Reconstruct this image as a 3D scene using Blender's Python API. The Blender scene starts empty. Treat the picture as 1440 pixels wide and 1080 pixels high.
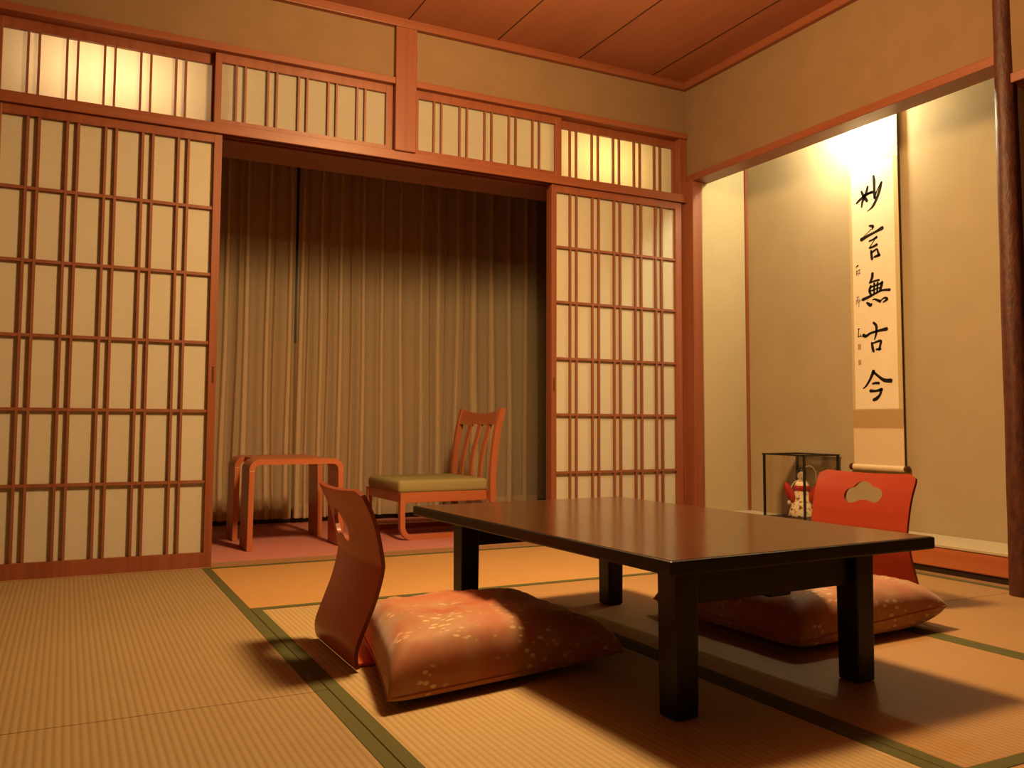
import bpy, bmesh, math, random
from mathutils import Vector, Matrix, noise

random.seed(7)
SC = bpy.context.scene
COL = SC.collection
PI = math.pi
rad = math.radians

# ------------------------------------------------------------------ camera
cam_d = bpy.data.cameras.new('camera')
cam_d.sensor_fit = 'HORIZONTAL'
cam_d.sensor_width = 36.0
cam_d.lens = 1214.769 / 1440.0 * 36.0
cam_d.shift_x = (720 - 710.817) / 1440.0
cam_d.shift_y = (517.304 - 540) / 1440.0
cam_d.clip_start = 0.02
cam_d.clip_end = 60
cam = bpy.data.objects.new('camera', cam_d)
COL.objects.link(cam)
_yaw, _pit, _rol = rad(26.8763), rad(3.66398), rad(0.28223)
_f = Vector((math.sin(_yaw) * math.cos(_pit), math.cos(_yaw) * math.cos(_pit), math.sin(_pit)))
_r0 = Vector((math.cos(_yaw), -math.sin(_yaw), 0))
_u0 = _r0.cross(_f)
_r = math.cos(_rol) * _r0 + math.sin(_rol) * _u0
_u = math.cos(_rol) * _u0 - math.sin(_rol) * _r0
_m = Matrix((( _r.x, _u.x, -_f.x, 0), (_r.y, _u.y, -_f.y, 0), (_r.z, _u.z, -_f.z, 0.63), (0, 0, 0, 1)))
_m[0][3] = 0.0
_m[1][3] = 0.0
cam.matrix_world = _m
SC.camera = cam

# ------------------------------------------------------------------ world, lights, exposure
w = bpy.data.worlds.new('night')
SC.world = w
w.use_nodes = True
w.node_tree.nodes['Background'].inputs[0].default_value = (0.10, 0.11, 0.16, 1)
w.node_tree.nodes['Background'].inputs[1].default_value = 0.02

SC.view_settings.view_transform = 'Standard'
SC.view_settings.look = 'None'
SC.view_settings.exposure = 0.0
SC.view_settings.gamma = 1.0
SC.view_settings.use_curve_mapping = False

WARM = (1.0, 0.63, 0.25)


def point_light(name, loc, power, color, radius):
    d = bpy.data.lights.new(name, 'POINT')
    d.energy = power
    d.color = color
    d.shadow_soft_size = radius
    o = bpy.data.objects.new(name, d)
    o.location = loc
    COL.objects.link(o)
    return o


# the hanging ceiling lamp of the room (just above the frame, over the table)
point_light('ceiling_lamp_light', (1.45, 2.34, 2.27), 150.0, WARM, 0.16)
d = bpy.data.lights.new('ceiling_lamp_downlight', 'AREA')
d.shape = 'DISK'
d.size = 0.34
d.energy = 52.0
d.color = WARM
o = bpy.data.objects.new('ceiling_lamp_downlight', d)
o.location = (1.45, 2.34, 2.07)
COL.objects.link(o)
# lamp behind the lintel of the display alcove
point_light('alcove_lamp_light', (3.44, 3.06, 2.19), 40.0, (1.0, 0.96, 0.60), 0.04)
# small lamps inside the added box behind the transom screens
for _loc, _len, _pow, _col in (((0.12, 4.255, 2.12), 0.46, 4.2, (1.0, 0.66, 0.33)), ((2.66, 4.255, 2.11), 0.40, 3.8, (1.0, 0.67, 0.22))):
    d = bpy.data.lights.new('transom_lamp_light', 'AREA')
    d.shape = 'RECTANGLE'
    d.size = _len
    d.size_y = 0.04
    d.energy = _pow
    d.color = _col
    o = bpy.data.objects.new('transom_lamp_light', d)
    o.location = _loc
    o.rotation_euler = (rad(-90), 0, 0)      # tubes shining towards the paper
    COL.objects.link(o)


# ------------------------------------------------------------------ materials
def new_mat(name):
    m = bpy.data.materials.new(name)
    m.use_nodes = True
    nt = m.node_tree
    b = nt.nodes['Principled BSDF']
    return m, nt, b


def N(nt, t, **kw):
    n = nt.nodes.new(t)
    for k, v in kw.items():
        setattr(n, k, v)
    return n


def coords(nt, scale=(1, 1, 1)):
    tc = N(nt, 'ShaderNodeTexCoord')
    mp = N(nt, 'ShaderNodeMapping')
    mp.inputs['Scale'].default_value = scale
    nt.links.new(tc.outputs['Object'], mp.inputs['Vector'])
    return mp.outputs['Vector']


def ramp(nt, fac, stops):
    r = N(nt, 'ShaderNodeValToRGB')
    el = r.color_ramp.elements
    while len(el) < len(stops):
        el.new(0.5)
    for e, (p, c) in zip(el, stops):
        e.position = p
        e.color = (c[0], c[1], c[2], 1)
    nt.links.new(fac, r.inputs['Fac'])
    return r.outputs['Color']


def noise_tex(nt, vec, scale, detail=4, rough=0.55):
    n = N(nt, 'ShaderNodeTexNoise')
    n.inputs['Scale'].default_value = scale
    n.inputs['Detail'].default_value = detail
    n.inputs['Roughness'].default_value = rough
    nt.links.new(vec, n.inputs['Vector'])
    return n.outputs['Fac']


def bump(nt, b, height, strength=0.2, dist=0.002):
    bp = N(nt, 'ShaderNodeBump')
    bp.inputs['Strength'].default_value = strength
    bp.inputs['Distance'].default_value = dist
    nt.links.new(height, bp.inputs['Height'])
    nt.links.new(bp.outputs['Normal'], b.inputs['Normal'])


REFL = 0.68     # room surface reflectance, lowered so a stronger lamp brightens the veranda curtain


def mul(c, k):
    return tuple(x * k for x in c)


def plain(name, col, rough=0.6, spec=0.4, var=0.08, scale=12, metallic=0.0, bmp=0.0, k=REFL):
    col = mul(col, k)
    m, nt, b = new_mat(name)
    v = coords(nt)
    f = noise_tex(nt, v, scale)
    lo = tuple(c * (1 - var) for c in col)
    hi = tuple(min(1, c * (1 + var)) for c in col)
    nt.links.new(ramp(nt, f, [(0.3, lo), (0.7, hi)]), b.inputs['Base Color'])
    b.inputs['Roughness'].default_value = rough
    b.inputs['Specular IOR Level'].default_value = spec
    b.inputs['Metallic'].default_value = metallic
    if bmp:
        bump(nt, b, noise_tex(nt, v, scale * 14, 3), bmp, 0.001)
    return m


def wood(name, c1, c2, axis='z', rough=0.42, spec=0.4, fine=38, k=REFL):
    """grain drawn out along one object axis"""
    c1, c2 = mul(c1, k), mul(c2, k)
    m, nt, b = new_mat(name)
    s = {'x': (0.9, fine, fine), 'y': (fine, 0.9, fine), 'z': (fine, fine, 0.9)}[axis]
    v = coords(nt, s)
    f = noise_tex(nt, v, 1.0, 5, 0.6)
    v2 = coords(nt, tuple(q * 0.12 for q in s))
    f2 = noise_tex(nt, v2, 1.0, 2, 0.5)
    mx = N(nt, 'ShaderNodeMath', operation='ADD')
    nt.links.new(f, mx.inputs[0])
    nt.links.new(f2, mx.inputs[1])
    hf = N(nt, 'ShaderNodeMath', operation='MULTIPLY')
    hf.inputs[1].default_value = 0.5
    nt.links.new(mx.outputs[0], hf.inputs[0])
    nt.links.new(ramp(nt, hf.outputs[0], [(0.32, c1), (0.68, c2)]), b.inputs['Base Color'])
    b.inputs['Roughness'].default_value = rough
    b.inputs['Specular IOR Level'].default_value = spec
    bump(nt, b, f, 0.12, 0.0006)
    return m


TRIM1, TRIM2 = (0.27, 0.066, 0.030), (0.41, 0.132, 0.063)
M = {}
for ax in 'xyz':
    M['trim_' + ax] = wood('trim wood ' + ax, TRIM1, TRIM2, ax)
    M['lattice_' + ax] = wood('lattice wood ' + ax, (0.27, 0.08, 0.04), (0.40, 0.14, 0.075), ax, rough=0.5)
    M['bent_' + ax] = wood('bentwood ' + ax, (0.46, 0.13, 0.055), (0.60, 0.20, 0.09), ax, rough=0.35, k=0.85)
M['ceiling'] = wood('ceiling boards', (0.42, 0.135, 0.068), (0.54, 0.19, 0.10), 'y', rough=0.55, fine=14)
M['plaster'] = plain('sand plaster wall', (0.34, 0.205, 0.115), 0.95, 0.1, 0.05, 7, bmp=0.35)
M['alcove_plaster'] = plain('alcove plaster', (0.46, 0.36, 0.23), 0.95, 0.1, 0.04, 5, bmp=0.3, k=0.79)
M['alcove_side'] = plain('alcove side wall paper', (0.56, 0.45, 0.275), 0.95, 0.1, 0.03, 5, bmp=0.3, k=0.80)
M['dark_wood'] = wood('dark wood', (0.020, 0.009, 0.005), (0.045, 0.017, 0.009), 'z', rough=0.5)
M['black'] = plain('black lacquer bars', (0.012, 0.010, 0.009), 0.35, 0.5)
M['carpet'] = plain('pink carpet pile', (0.55, 0.215, 0.195), 1.0, 0.05, 0.12, 90, bmp=0.6, k=0.9)
M['threshold'] = wood('threshold wood', (0.42, 0.22, 0.10), (0.55, 0.32, 0.17), 'x', rough=0.45)
M['subfloor'] = plain('floor boards under the mats', (0.42, 0.28, 0.15), 0.9, 0.1)


def paper_mat(name, col, trans=0.3):
    col = mul(col, 0.72)
    m, nt, b = new_mat(name)
    v = coords(nt)
    f = noise_tex(nt, v, 24, 6, 0.7)
    c = ramp(nt, f, [(0.3, tuple(k * 0.95 for k in col)), (0.7, col)])
    out = nt.nodes['Material Output']
    nt.nodes.remove(b)
    d = N(nt, 'ShaderNodeBsdfDiffuse')
    t = N(nt, 'ShaderNodeBsdfTranslucent')
    mx = N(nt, 'ShaderNodeMixShader')
    mx.inputs[0].default_value = trans
    nt.links.new(c, d.inputs['Color'])
    nt.links.new(c, t.inputs['Color'])
    nt.links.new(d.outputs[0], mx.inputs[1])
    nt.links.new(t.outputs[0], mx.inputs[2])
    nt.links.new(mx.outputs[0], out.inputs['Surface'])
    return m


M['shoji'] = paper_mat('shoji paper', (0.93, 0.86, 0.70), 0.25)
M['transom'] = paper_mat('transom paper', (0.93, 0.86, 0.70), 0.45)


def tatami_mat(name, tint):
    tint = mul(tint, REFL)
    m, nt, b = new_mat(name)
    tc = N(nt, 'ShaderNodeTexCoord')
    sep = N(nt, 'ShaderNodeSeparateXYZ')
    nt.links.new(tc.outputs['Object'], sep.inputs[0])
    # ridges run along local y, one every 16 mm
    mu = N(nt, 'ShaderNodeMath', operation='MULTIPLY')
    mu.inputs[1].default_value = 2 * PI / 0.0160
    nt.links.new(sep.outputs['X'], mu.inputs[0])
    si = N(nt, 'ShaderNodeMath', operation='SINE')
    nt.links.new(mu.outputs[0], si.inputs[0])
    ab = N(nt, 'ShaderNodeMath', operation='MULTIPLY_ADD')
    ab.inputs[1].default_value = 0.5
    ab.inputs[2].default_value = 0.5
    nt.links.new(si.outputs[0], ab.inputs[0])
    pw = N(nt, 'ShaderNodeMath', operation='POWER')
    pw.inputs[1].default_value = 0.8
    nt.links.new(ab.outputs[0], pw.inputs[0])
    # single straws lie across the ridges
    v = coords(nt, (9, 420, 9))
    f = noise_tex(nt, v, 1.0, 3, 0.6)
    v3 = coords(nt, (2.2, 2.2, 2.2))
    f3 = noise_tex(nt, v3, 1.0, 3, 0.5)
    c = ramp(nt, f, [(0.25, tuple(0.86 * k for k in tint)), (0.75, tint)])
    c3 = ramp(nt, f3, [(0.3, (0.93, 0.93, 0.90)), (0.7, (1.0, 1.0, 1.0))])
    mm = N(nt, 'ShaderNodeMix', data_type='RGBA', blend_type='MULTIPLY')
    mm.inputs[0].default_value = 1.0
    nt.links.new(c, mm.inputs[6])
    nt.links.new(c3, mm.inputs[7])
    groove = ramp(nt, pw.outputs[0], [(0.0, (0.80, 0.77, 0.72)), (0.75, (1, 1, 1))])
    m2 = N(nt, 'ShaderNodeMix', data_type='RGBA', blend_type='MULTIPLY')
    m2.inputs[0].default_value = 1.0
    nt.links.new(mm.outputs[2], m2.inputs[6])
    nt.links.new(groove, m2.inputs[7])
    nt.links.new(m2.outputs[2], b.inputs['Base Color'])
    b.inputs['Roughness'].default_value = 0.62
    b.inputs['Specular IOR Level'].default_value = 0.25
    bump(nt, b, pw.outputs[0], 0.45, 0.0014)
    return m


M['tatami'] = tatami_mat('pale yellow tatami weave', (0.66, 0.47, 0.24))
M['tatami_dimmed'] = tatami_mat('falloff dimmed tatami weave', (0.47, 0.33, 0.17))  # left mats: lamp falloff and corner vignette darkened into the straw colour
M['tatami_orange'] = tatami_mat('orange straw tatami weave', (0.76, 0.43, 0.17))
M['tatami_tan'] = tatami_mat('tan straw tatami weave', (0.58, 0.335, 0.15))


def cloth_mat(name, c1, c2, scale=600, k=REFL):
    c1, c2 = mul(c1, k), mul(c2, k)
    m, nt, b = new_mat(name)
    v = coords(nt)
    f = noise_tex(nt, v, scale, 2)
    nt.links.new(ramp(nt, f, [(0.3, c1), (0.7, c2)]), b.inputs['Base Color'])
    b.inputs['Roughness'].default_value = 0.85
    b.inputs['Specular IOR Level'].default_value = 0.15
    bump(nt, b, f, 0.25, 0.0008)
    return m


M['border'] = cloth_mat('green mat border cloth', (0.105, 0.105, 0.040), (0.150, 0.148, 0.058))
M['seat_cloth'] = cloth_mat('olive seat cloth', (0.38, 0.33, 0.15), (0.44, 0.38, 0.18), k=0.8)
M['scroll_cloth'] = cloth_mat('scroll mounting cloth', (0.72, 0.55, 0.36), (0.80, 0.62, 0.42), 300, k=0.8)
M['scroll_band'] = cloth_mat('scroll brocade band', (0.52, 0.33, 0.16), (0.62, 0.42, 0.22), 160)
M['scroll_side'] = cloth_mat('scroll side strips', (0.66, 0.50, 0.27), (0.78, 0.60, 0.34), 120)
M['scroll_paper'] = plain('calligraphy paper', (0.86, 0.74, 0.56), 0.9, 0.1, 0.03, 10, k=0.82)
M['ink'] = plain('black ink', (0.018, 0.014, 0.012), 0.8, 0.1)
M['seal'] = plain('faded seal ink', (0.48, 0.26, 0.13), 0.9, 0.1)
M['knob'] = plain('dark brown roller knob', (0.085, 0.022, 0.012), 0.25, 0.5)


def lacquer_top():
    m, nt, b = new_mat('brown lacquer table top')
    v = coords(nt, (30, 1.2, 30))
    f = noise_tex(nt, v, 1.0, 4)
    nt.links.new(ramp(nt, f, [(0.3, (0.042, 0.016, 0.007)), (0.7, (0.060, 0.024, 0.010))]), b.inputs['Base Color'])
    v2 = coords(nt)
    f2 = noise_tex(nt, v2, 35, 3)
    nt.links.new(ramp(nt, f2, [(0.3, (0.14, 0.14, 0.14)), (0.7, (0.18, 0.18, 0.18))]), b.inputs['Roughness'])
    b.inputs['Specular IOR Level'].default_value = 0.42
    return m


M['lacquer_top'] = lacquer_top()
M['lacquer'] = plain('black brown table lacquer', (0.008, 0.004, 0.003), 0.38, 0.35)


def log_mat():
    m, nt, b = new_mat('polished log pillar')
    v = coords(nt, (40, 40, 16))
    f = noise_tex(nt, v, 1.0, 6, 0.6)
    nt.links.new(ramp(nt, f, [(0.3, (0.042, 0.010, 0.006)), (0.72, (0.105, 0.028, 0.016))]), b.inputs['Base Color'])
    b.inputs['Roughness'].default_value = 0.52
    b.inputs['Specular IOR Level'].default_value = 0.4
    bump(nt, b, f, 0.8, 0.006)
    return m


M['log'] = log_mat()
M['sill_beam'] = wood('glossy alcove sill wood', (0.50, 0.125, 0.042), (0.74, 0.235, 0.095), 'y', rough=0.28, fine=16)
M['red_ply'] = wood('red lacquered plywood', (0.36, 0.042, 0.018), (0.46, 0.062, 0.026), 'y', rough=0.33, fine=30)
M['brown_ply'] = wood('red brown lacquered plywood', (0.62, 0.115, 0.045), (0.74, 0.155, 0.062), 'y', rough=0.33, fine=30)
M['ply_edge'] = wood('plywood edge', (0.24, 0.05, 0.028), (0.34, 0.08, 0.04), 'y', rough=0.4, fine=60)


def brocade():
    m, nt, b = new_mat('orange brocade')
    v = coords(nt)
    f = noise_tex(nt, v, 8, 4, 0.55)
    base = ramp(nt, f, [(0.36, (0.36, 0.10, 0.043)), (0.5, (0.36, 0.145, 0.072)), (0.64, (0.36, 0.195, 0.105))])
    # little pale petals strewn in clusters
    vo = N(nt, 'ShaderNodeTexVoronoi')
    vo.inputs['Scale'].default_value = 1.0
    mp = coords(nt, (30, 92, 60))
    nt.links.new(mp, vo.inputs['Vector'])
    fl = ramp(nt, vo.outputs['Distance'], [(0.25, (1, 1, 1)), (0.33, (0, 0, 0))])
    cl = ramp(nt, noise_tex(nt, coords(nt, (1, 1, 1)), 9, 2), [(0.52, (0, 0, 0)), (0.60, (1, 1, 1))])
    mk = N(nt, 'ShaderNodeMix', data_type='RGBA', blend_type='MULTIPLY')
    mk.inputs[0].default_value = 1.0
    nt.links.new(fl, mk.inputs[6])
    nt.links.new(cl, mk.inputs[7])
    mx = N(nt, 'ShaderNodeMix', data_type='RGBA')
    nt.links.new(mk.outputs[2], mx.inputs[0])
    nt.links.new(base, mx.inputs[6])
    mx.inputs[7].default_value = (0.62, 0.46, 0.27, 1)
    nt.links.new(mx.outputs[2], b.inputs['Base Color'])
    b.inputs['Roughness'].default_value = 0.62
    b.inputs['Sheen Weight'].default_value = 0.25
    b.inputs['Specular IOR Level'].default_value = 0.25
    bump(nt, b, noise_tex(nt, v, 260, 2), 0.2, 0.001)
    return m


M['brocade'] = brocade()
M['brocade_plain'] = cloth_mat('orange cushion seam', (0.50, 0.18, 0.09), (0.60, 0.24, 0.12), 200)


def sheer(name, col, alpha):
    m, nt, b = new_mat(name)
    out = nt.nodes['Material Output']
    nt.nodes.remove(b)
    v = coords(nt, (500, 500, 40))
    f = noise_tex(nt, v, 1.0, 2)
    c = ramp(nt, f, [(0.3, tuple(k * 0.9 for k in col)), (0.7, col)])
    d = N(nt, 'ShaderNodeBsdfDiffuse')
    t = N(nt, 'ShaderNodeBsdfTranslucent')
    tr = N(nt, 'ShaderNodeBsdfTransparent')
    nt.links.new(c, d.inputs['Color'])
    nt.links.new(c, t.inputs['Color'])
    m1 = N(nt, 'ShaderNodeMixShader')
    m1.inputs[0].default_value = 0.25
    nt.links.new(d.outputs[0], m1.inputs[1])
    nt.links.new(t.outputs[0], m1.inputs[2])
    m2 = N(nt, 'ShaderNodeMixShader')
    m2.inputs[0].default_value = alpha
    nt.links.new(tr.outputs[0], m2.inputs[1])
    nt.links.new(m1.outputs[0], m2.inputs[2])
    nt.links.new(m2.outputs[0], out.inputs['Surface'])
    return m


M['sheer'] = sheer('sheer curtain voile', (0.97, 0.79, 0.58), 0.36)
M['drape'] = cloth_mat('dark drape cloth', (0.045, 0.028, 0.014), (0.070, 0.045, 0.022), 120)
M['lining'] = cloth_mat('brown window blind cloth', (0.30, 0.215, 0.132), (0.34, 0.245, 0.15), 120, k=1.0)


def glass_mat(name, tint, rough=0.02):
    m, nt, b = new_mat(name)
    out = nt.nodes['Material Output']
    nt.nodes.remove(b)
    tr = N(nt, 'ShaderNodeBsdfTransparent')
    tr.inputs[0].default_value = (*tint, 1)
    gl = N(nt, 'ShaderNodeBsdfGlossy')
    gl.inputs['Roughness'].default_value = rough
    fr = N(nt, 'ShaderNodeFresnel')
    fr.inputs[0].default_value = 1.25
    mx = N(nt, 'ShaderNodeMixShader')
    nt.links.new(fr.outputs[0], mx.inputs[0])
    nt.links.new(tr.outputs[0], mx.inputs[1])
    nt.links.new(gl.outputs[0], mx.inputs[2])
    nt.links.new(mx.outputs[0], out.inputs['Surface'])
    return m


M['glass'] = glass_mat('thin case glass', (0.97, 0.95, 0.92))
M['window_glass'] = plain('dark night window glass', (0.010, 0.010, 0.011), 0.08, 0.5)
M['doll_red'] = plain('doll red silk', (0.55, 0.018, 0.014), 0.6, 0.3)
M['doll_hair'] = plain('doll black hair', (0.010, 0.008, 0.008), 0.5, 0.4)
M['doll_face'] = plain('doll white face', (0.85, 0.74, 0.60), 0.5, 0.3)
M['doll_pale'] = plain('doll pale silk', (0.80, 0.62, 0.42), 0.6, 0.3)


def kimono():
    m, nt, b = new_mat('patterned doll kimono')
    v = coords(nt)
    f = noise_tex(nt, v, 46, 2)
    nt.links.new(ramp(nt, f, [(0.38, (0.16, 0.10, 0.03)), (0.45, (0.82, 0.70, 0.50)), (0.64, (0.86, 0.74, 0.55)), (0.68, (0.50, 0.06, 0.03))]), b.inputs['Base Color'])
    b.inputs['Roughness'].default_value = 0.7
    return m


M['kimono'] = kimono()
M['metal'] = plain('dull bronze pull', (0.35, 0.18, 0.08), 0.3, 0.5, metallic=0.8)


# ------------------------------------------------------------------ mesh helpers
def BM():
    return bmesh.new()


def add_box(bm, x0, x1, y0, y1, z0, z1, bevel=0.0, seg=2):
    vs = [bm.verts.new((x, y, z)) for x in (x0, x1) for y in (y0, y1) for z in (z0, z1)]
    q = [(0, 1, 3, 2), (4, 6, 7, 5), (0, 4, 5, 1), (2, 3, 7, 6), (0, 2, 6, 4), (1, 5, 7, 3)]
    fs = [bm.faces.new([vs[i] for i in f]) for f in q]
    if bevel:
        es = list({e for f in fs for e in f.edges})
        bmesh.ops.bevel(bm, geom=es, offset=bevel, segments=seg, affect='EDGES', profile=0.5)
    return vs


def add_tube(bm, pts, r, seg=10, cap=True):
    """round tube along a polyline; r is one radius or a list"""
    pts = [Vector(p) for p in pts]
    rs = r if isinstance(r, (list, tuple)) else [r] * len(pts)
    rings = []
    prev = None
    for i, p in enumerate(pts):
        d = (pts[min(i + 1, len(pts) - 1)] - pts[max(i - 1, 0)]).normalized()
        if prev is None:
            a = Vector((0, 0, 1)) if abs(d.z) < 0.9 else Vector((1, 0, 0))
            n = d.cross(a).normalized()
        else:
            n = (prev - d * prev.dot(d)).normalized()
        prev = n
        b = d.cross(n)
        rings.append([bm.verts.new(p + rs[i] * (math.cos(t) * n + math.sin(t) * b)) for t in (2 * PI * k / seg for k in range(seg))])
    for a, b in zip(rings, rings[1:]):
        for k in range(seg):
            bm.faces.new((a[k], a[(k + 1) % seg], b[(k + 1) % seg], b[k]))
    if cap:
        bm.faces.new(list(reversed(rings[0])))
        bm.faces.new(rings[-1])
    return rings


def add_sweep(bm, pts, w, t, up, bevel=0.0):
    """flat bar of width w (along 'up') and thickness t swept along a polyline"""
    pts = [Vector(p) for p in pts]
    up = Vector(up).normalized()
    rings = []
    n = len(pts)
    for i, p in enumerate(pts):
        d1 = (pts[min(i + 1, n - 1)] - p)
        d0 = (p - pts[max(i - 1, 0)])
        d = (d1.normalized() if d1.length else Vector()) + (d0.normalized() if d0.length else Vector())
        d.normalize()
        s = d.cross(up).normalized()
        half = t / 2
        if d1.length and d0.length:
            c = max(0.5, d.dot(d1.normalized()))
            half /= c
        ww = w[i] if isinstance(w, (list, tuple)) else w
        rings.append([bm.verts.new(p + s * a * half + up * b * ww / 2) for a, b in ((-1, -1), (1, -1), (1, 1), (-1, 1))])
    for a, b in zip(rings, rings[1:]):
        for k in range(4):
            bm.faces.new((a[k], a[(k + 1) % 4], b[(k + 1) % 4], b[k]))
    bm.faces.new(list(reversed(rings[0])))
    bm.faces.new(rings[-1])


def add_lathe(bm, prof, seg=20, center=(0, 0, 0)):
    c = Vector(center)
    rings = []
    for r, z in prof:
        rings.append([bm.verts.new(c + Vector((r * math.cos(2 * PI * k / seg), r * math.sin(2 * PI * k / seg), z))) for k in range(seg)])
    for a, b in zip(rings, rings[1:]):
        for k in range(seg):
            bm.faces.new((a[k], a[(k + 1) % seg], b[(k + 1) % seg], b[k]))
    bm.faces.new(list(reversed(rings[0])))
    bm.faces.new(rings[-1])


def arc(cx, cz, r, a0, a1, n=7):
    return [(cx + r * math.cos(rad(a0 + (a1 - a0) * k / n)), cz + r * math.sin(rad(a0 + (a1 - a0) * k / n))) for k in range(n + 1)]


def obj(name, bm, mat, parent=None, smooth=False, loc=None):
    bmesh.ops.recalc_face_normals(bm, faces=bm.faces[:])
    me = bpy.data.meshes.new(name)
    bm.to_mesh(me)
    bm.free()
    if mat is not None:
        me.materials.append(M[mat] if isinstance(mat, str) else mat)
    if smooth:
        me.polygons.foreach_set('use_smooth', [True] * len(me.polygons))
        if smooth != 'all':
            try:
                me.set_sharp_from_angle(angle=rad(40))
            except Exception:
                pass
    o = bpy.data.objects.new(name, me)
    if loc:
        o.location = loc
    if parent is not None:
        o.parent = parent
    COL.objects.link(o)
    return o


def struct(name, bm, mat, parent=None, smooth=False):
    o = obj(name, bm, mat, parent, smooth)
    if parent is None:
        o['kind'] = 'structure'
    return o


def box_struct(name, mat, *b, bevel=0.0):
    bm = BM()
    add_box(bm, *b, bevel=bevel)
    return struct(name, bm, mat)


def tag(o, label, cat, group=None):
    o['label'] = label
    o['category'] = cat
    if group:
        o['group'] = group
    return o


def thing(name, label, cat, loc=(0, 0, 0), rz=0.0, group=None):
    o = bpy.data.objects.new(name, None)
    o.empty_display_size = 0.1
    o.location = loc
    o.rotation_euler = (0, 0, rz)
    COL.objects.link(o)
    return tag(o, label, cat, group)


def dup(root, loc, rz, label):
    r = root.copy()
    COL.objects.link(r)
    r.location = loc
    r.rotation_euler = (0, 0, rz)
    r['label'] = label
    for ch in list(root.children):
        c = ch.copy()
        COL.objects.link(c)
        c.parent = r
        for g in list(ch.children):
            d = g.copy()
            COL.objects.link(d)
            d.parent = c
    return r

# ------------------------------------------------------------------ room shell
YB, XR = 3.955, 3.18          # faces of the screen wall and of the alcove wall
ZC = 2.62
box_struct('floor', 'subfloor', -1.3, 3.30, -1.3, 4.0, -0.10, -0.03)
box_struct('ceiling', 'ceiling', -1.3, 3.25, -1.3, 4.05, ZC, ZC + 0.05)
# thin dark joints between the ceiling boards
bm = BM()
for k in range(-5, 4):
    x = 1.443 + 0.4925 * k
    add_box(bm, x - 0.003, x + 0.003, -1.2, YB - 0.02, ZC - 0.0015, ZC + 0.004)
struct('trim_1', bm, 'dark_wood')
# plaster band over the transoms
box_struct('wall_back', 'plaster', -1.3, 3.19, YB, YB + 0.05, 2.315, ZC + 0.02)
box_struct('wall_back_left', 'plaster', -1.3, -0.39, YB, YB + 0.1, -0.05, 2.315)
box_struct('wall_left', 'plaster', -1.3, -1.2, -1.3, 4.05, -0.05, ZC + 0.02)
box_struct('wall_front', 'plaster', -1.2, 3.28, -1.3, -1.2, -0.05, ZC + 0.02)
# alcove wall: band above the lintel, band above the side recess, rest
box_struct('wall_right', 'plaster', XR, 3.28, 2.035, YB, 2.066, ZC + 0.02)
box_struct('wall_right_recess', 'plaster', XR, 3.28, 0.9, 2.035, 1.974, ZC + 0.02)
box_struct('wall_right_near', 'plaster', XR, 3.28, -1.2, 0.9, -0.05, ZC + 0.02)
# alcove interior
box_struct('wall_alcove_back', 'alcove_plaster', 3.585, 3.65, 2.0, 3.95, -0.05, 2.45)
box_struct('wall_alcove_left', 'alcove_side', 3.235, 3.60, 3.90, 3.95, -0.05, 2.45)
box_struct('wall_alcove_right', 'alcove_plaster', 3.27, 3.585, 2.015, 2.05, -0.05, 2.45)
box_struct('ceiling_alcove', 'alcove_side', 3.28, 3.65, 2.0, 3.95, 2.44, 2.48)
bm = BM()
add_box(bm, 3.298, 3.585, 2.05, 3.90, 0.116, 0.130, 0.003)
M['alcove_floor'] = plain('pale alcove floor board', (0.68, 0.57, 0.40), 0.5, 0.3, 0.03)
struct('floor_alcove', bm, 'alcove_floor')
bm = BM()
add_box(bm, 3.302, 3.40, 2.05, 3.90, 0.032, 0.116, 0.006)
struct('trim_2', bm, 'sill_beam')
box_struct('trim_3', 'dark_wood', 3.312, 3.39, 2.05, 3.90, -0.03, 0.032)  # recessed board, coloured dark to carry the shadow step under the sill beam
box_struct('trim_4', 'threshold', 3.277, 3.312, 2.10, 3.885, -0.05, 0.006)
box_struct('trim_5', 'trim_z', 3.570, 3.585, 3.886, 3.90, 0.13, 2.44)
# side recess beyond the log pillar; near-black boards stand in for its shade
box_struct('wall_recess_back', 'dark_wood', 3.30, 3.34, 0.9, 2.015, -0.05, 1.98)
box_struct('wall_recess_near', 'dark_wood', 3.28, 3.34, 0.85, 0.9, -0.05, 1.98)
box_struct('trim_6', 'trim_y', 3.172, 3.29, 0.9, 2.02, 1.936, 1.974, bevel=0.003)
# lintel of the alcove and the corner post
box_struct('trim_7', 'trim_y', 3.172, 3.292, 2.035, 3.948, 2.030, 2.071, bevel=0.003)
box_struct('trim_8', 'trim_z', 3.172, 3.240, 3.885, 3.975, -0.03, 2.032, bevel=0.004)
# round polished log
bm = BM()
prof = []
rings = []
for i in range(27):
    z = -0.03 + (ZC + 0.03) * i / 26
    r = 0.047 - 0.012 * (z / ZC)
    ring = []
    for k in range(28):
        a = 2 * PI * k / 28
        rr = r * (1 + 0.035 * noise.noise(Vector((math.cos(a) * 1.4, math.sin(a) * 1.4, z * 5))) + 0.02 * noise.noise(Vector((math.cos(a) * 4, math.sin(a) * 4, z * 14))))
        ring.append(bm.verts.new((3.192 + rr * math.cos(a), 2.031 + 0.007 * (z / ZC) + rr * math.sin(a), z)))
    rings.append(ring)
for a, b in zip(rings, rings[1:]):
    for k in range(28):
        bm.faces.new((a[k], a[(k + 1) % 28], b[(k + 1) % 28], b[k]))
bm.faces.new(rings[-1])
struct('trim_9', bm, 'log', smooth='all')
# ceiling mouldings
box_struct('trim_10', 'trim_x', -1.2, XR, YB - 0.03, YB + 0.01, 2.578, ZC + 0.01, bevel=0.003)
box_struct('trim_11', 'trim_y', XR - 0.03, XR + 0.01, -1.2, YB - 0.03, 2.578, ZC + 0.01, bevel=0.003)
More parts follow.
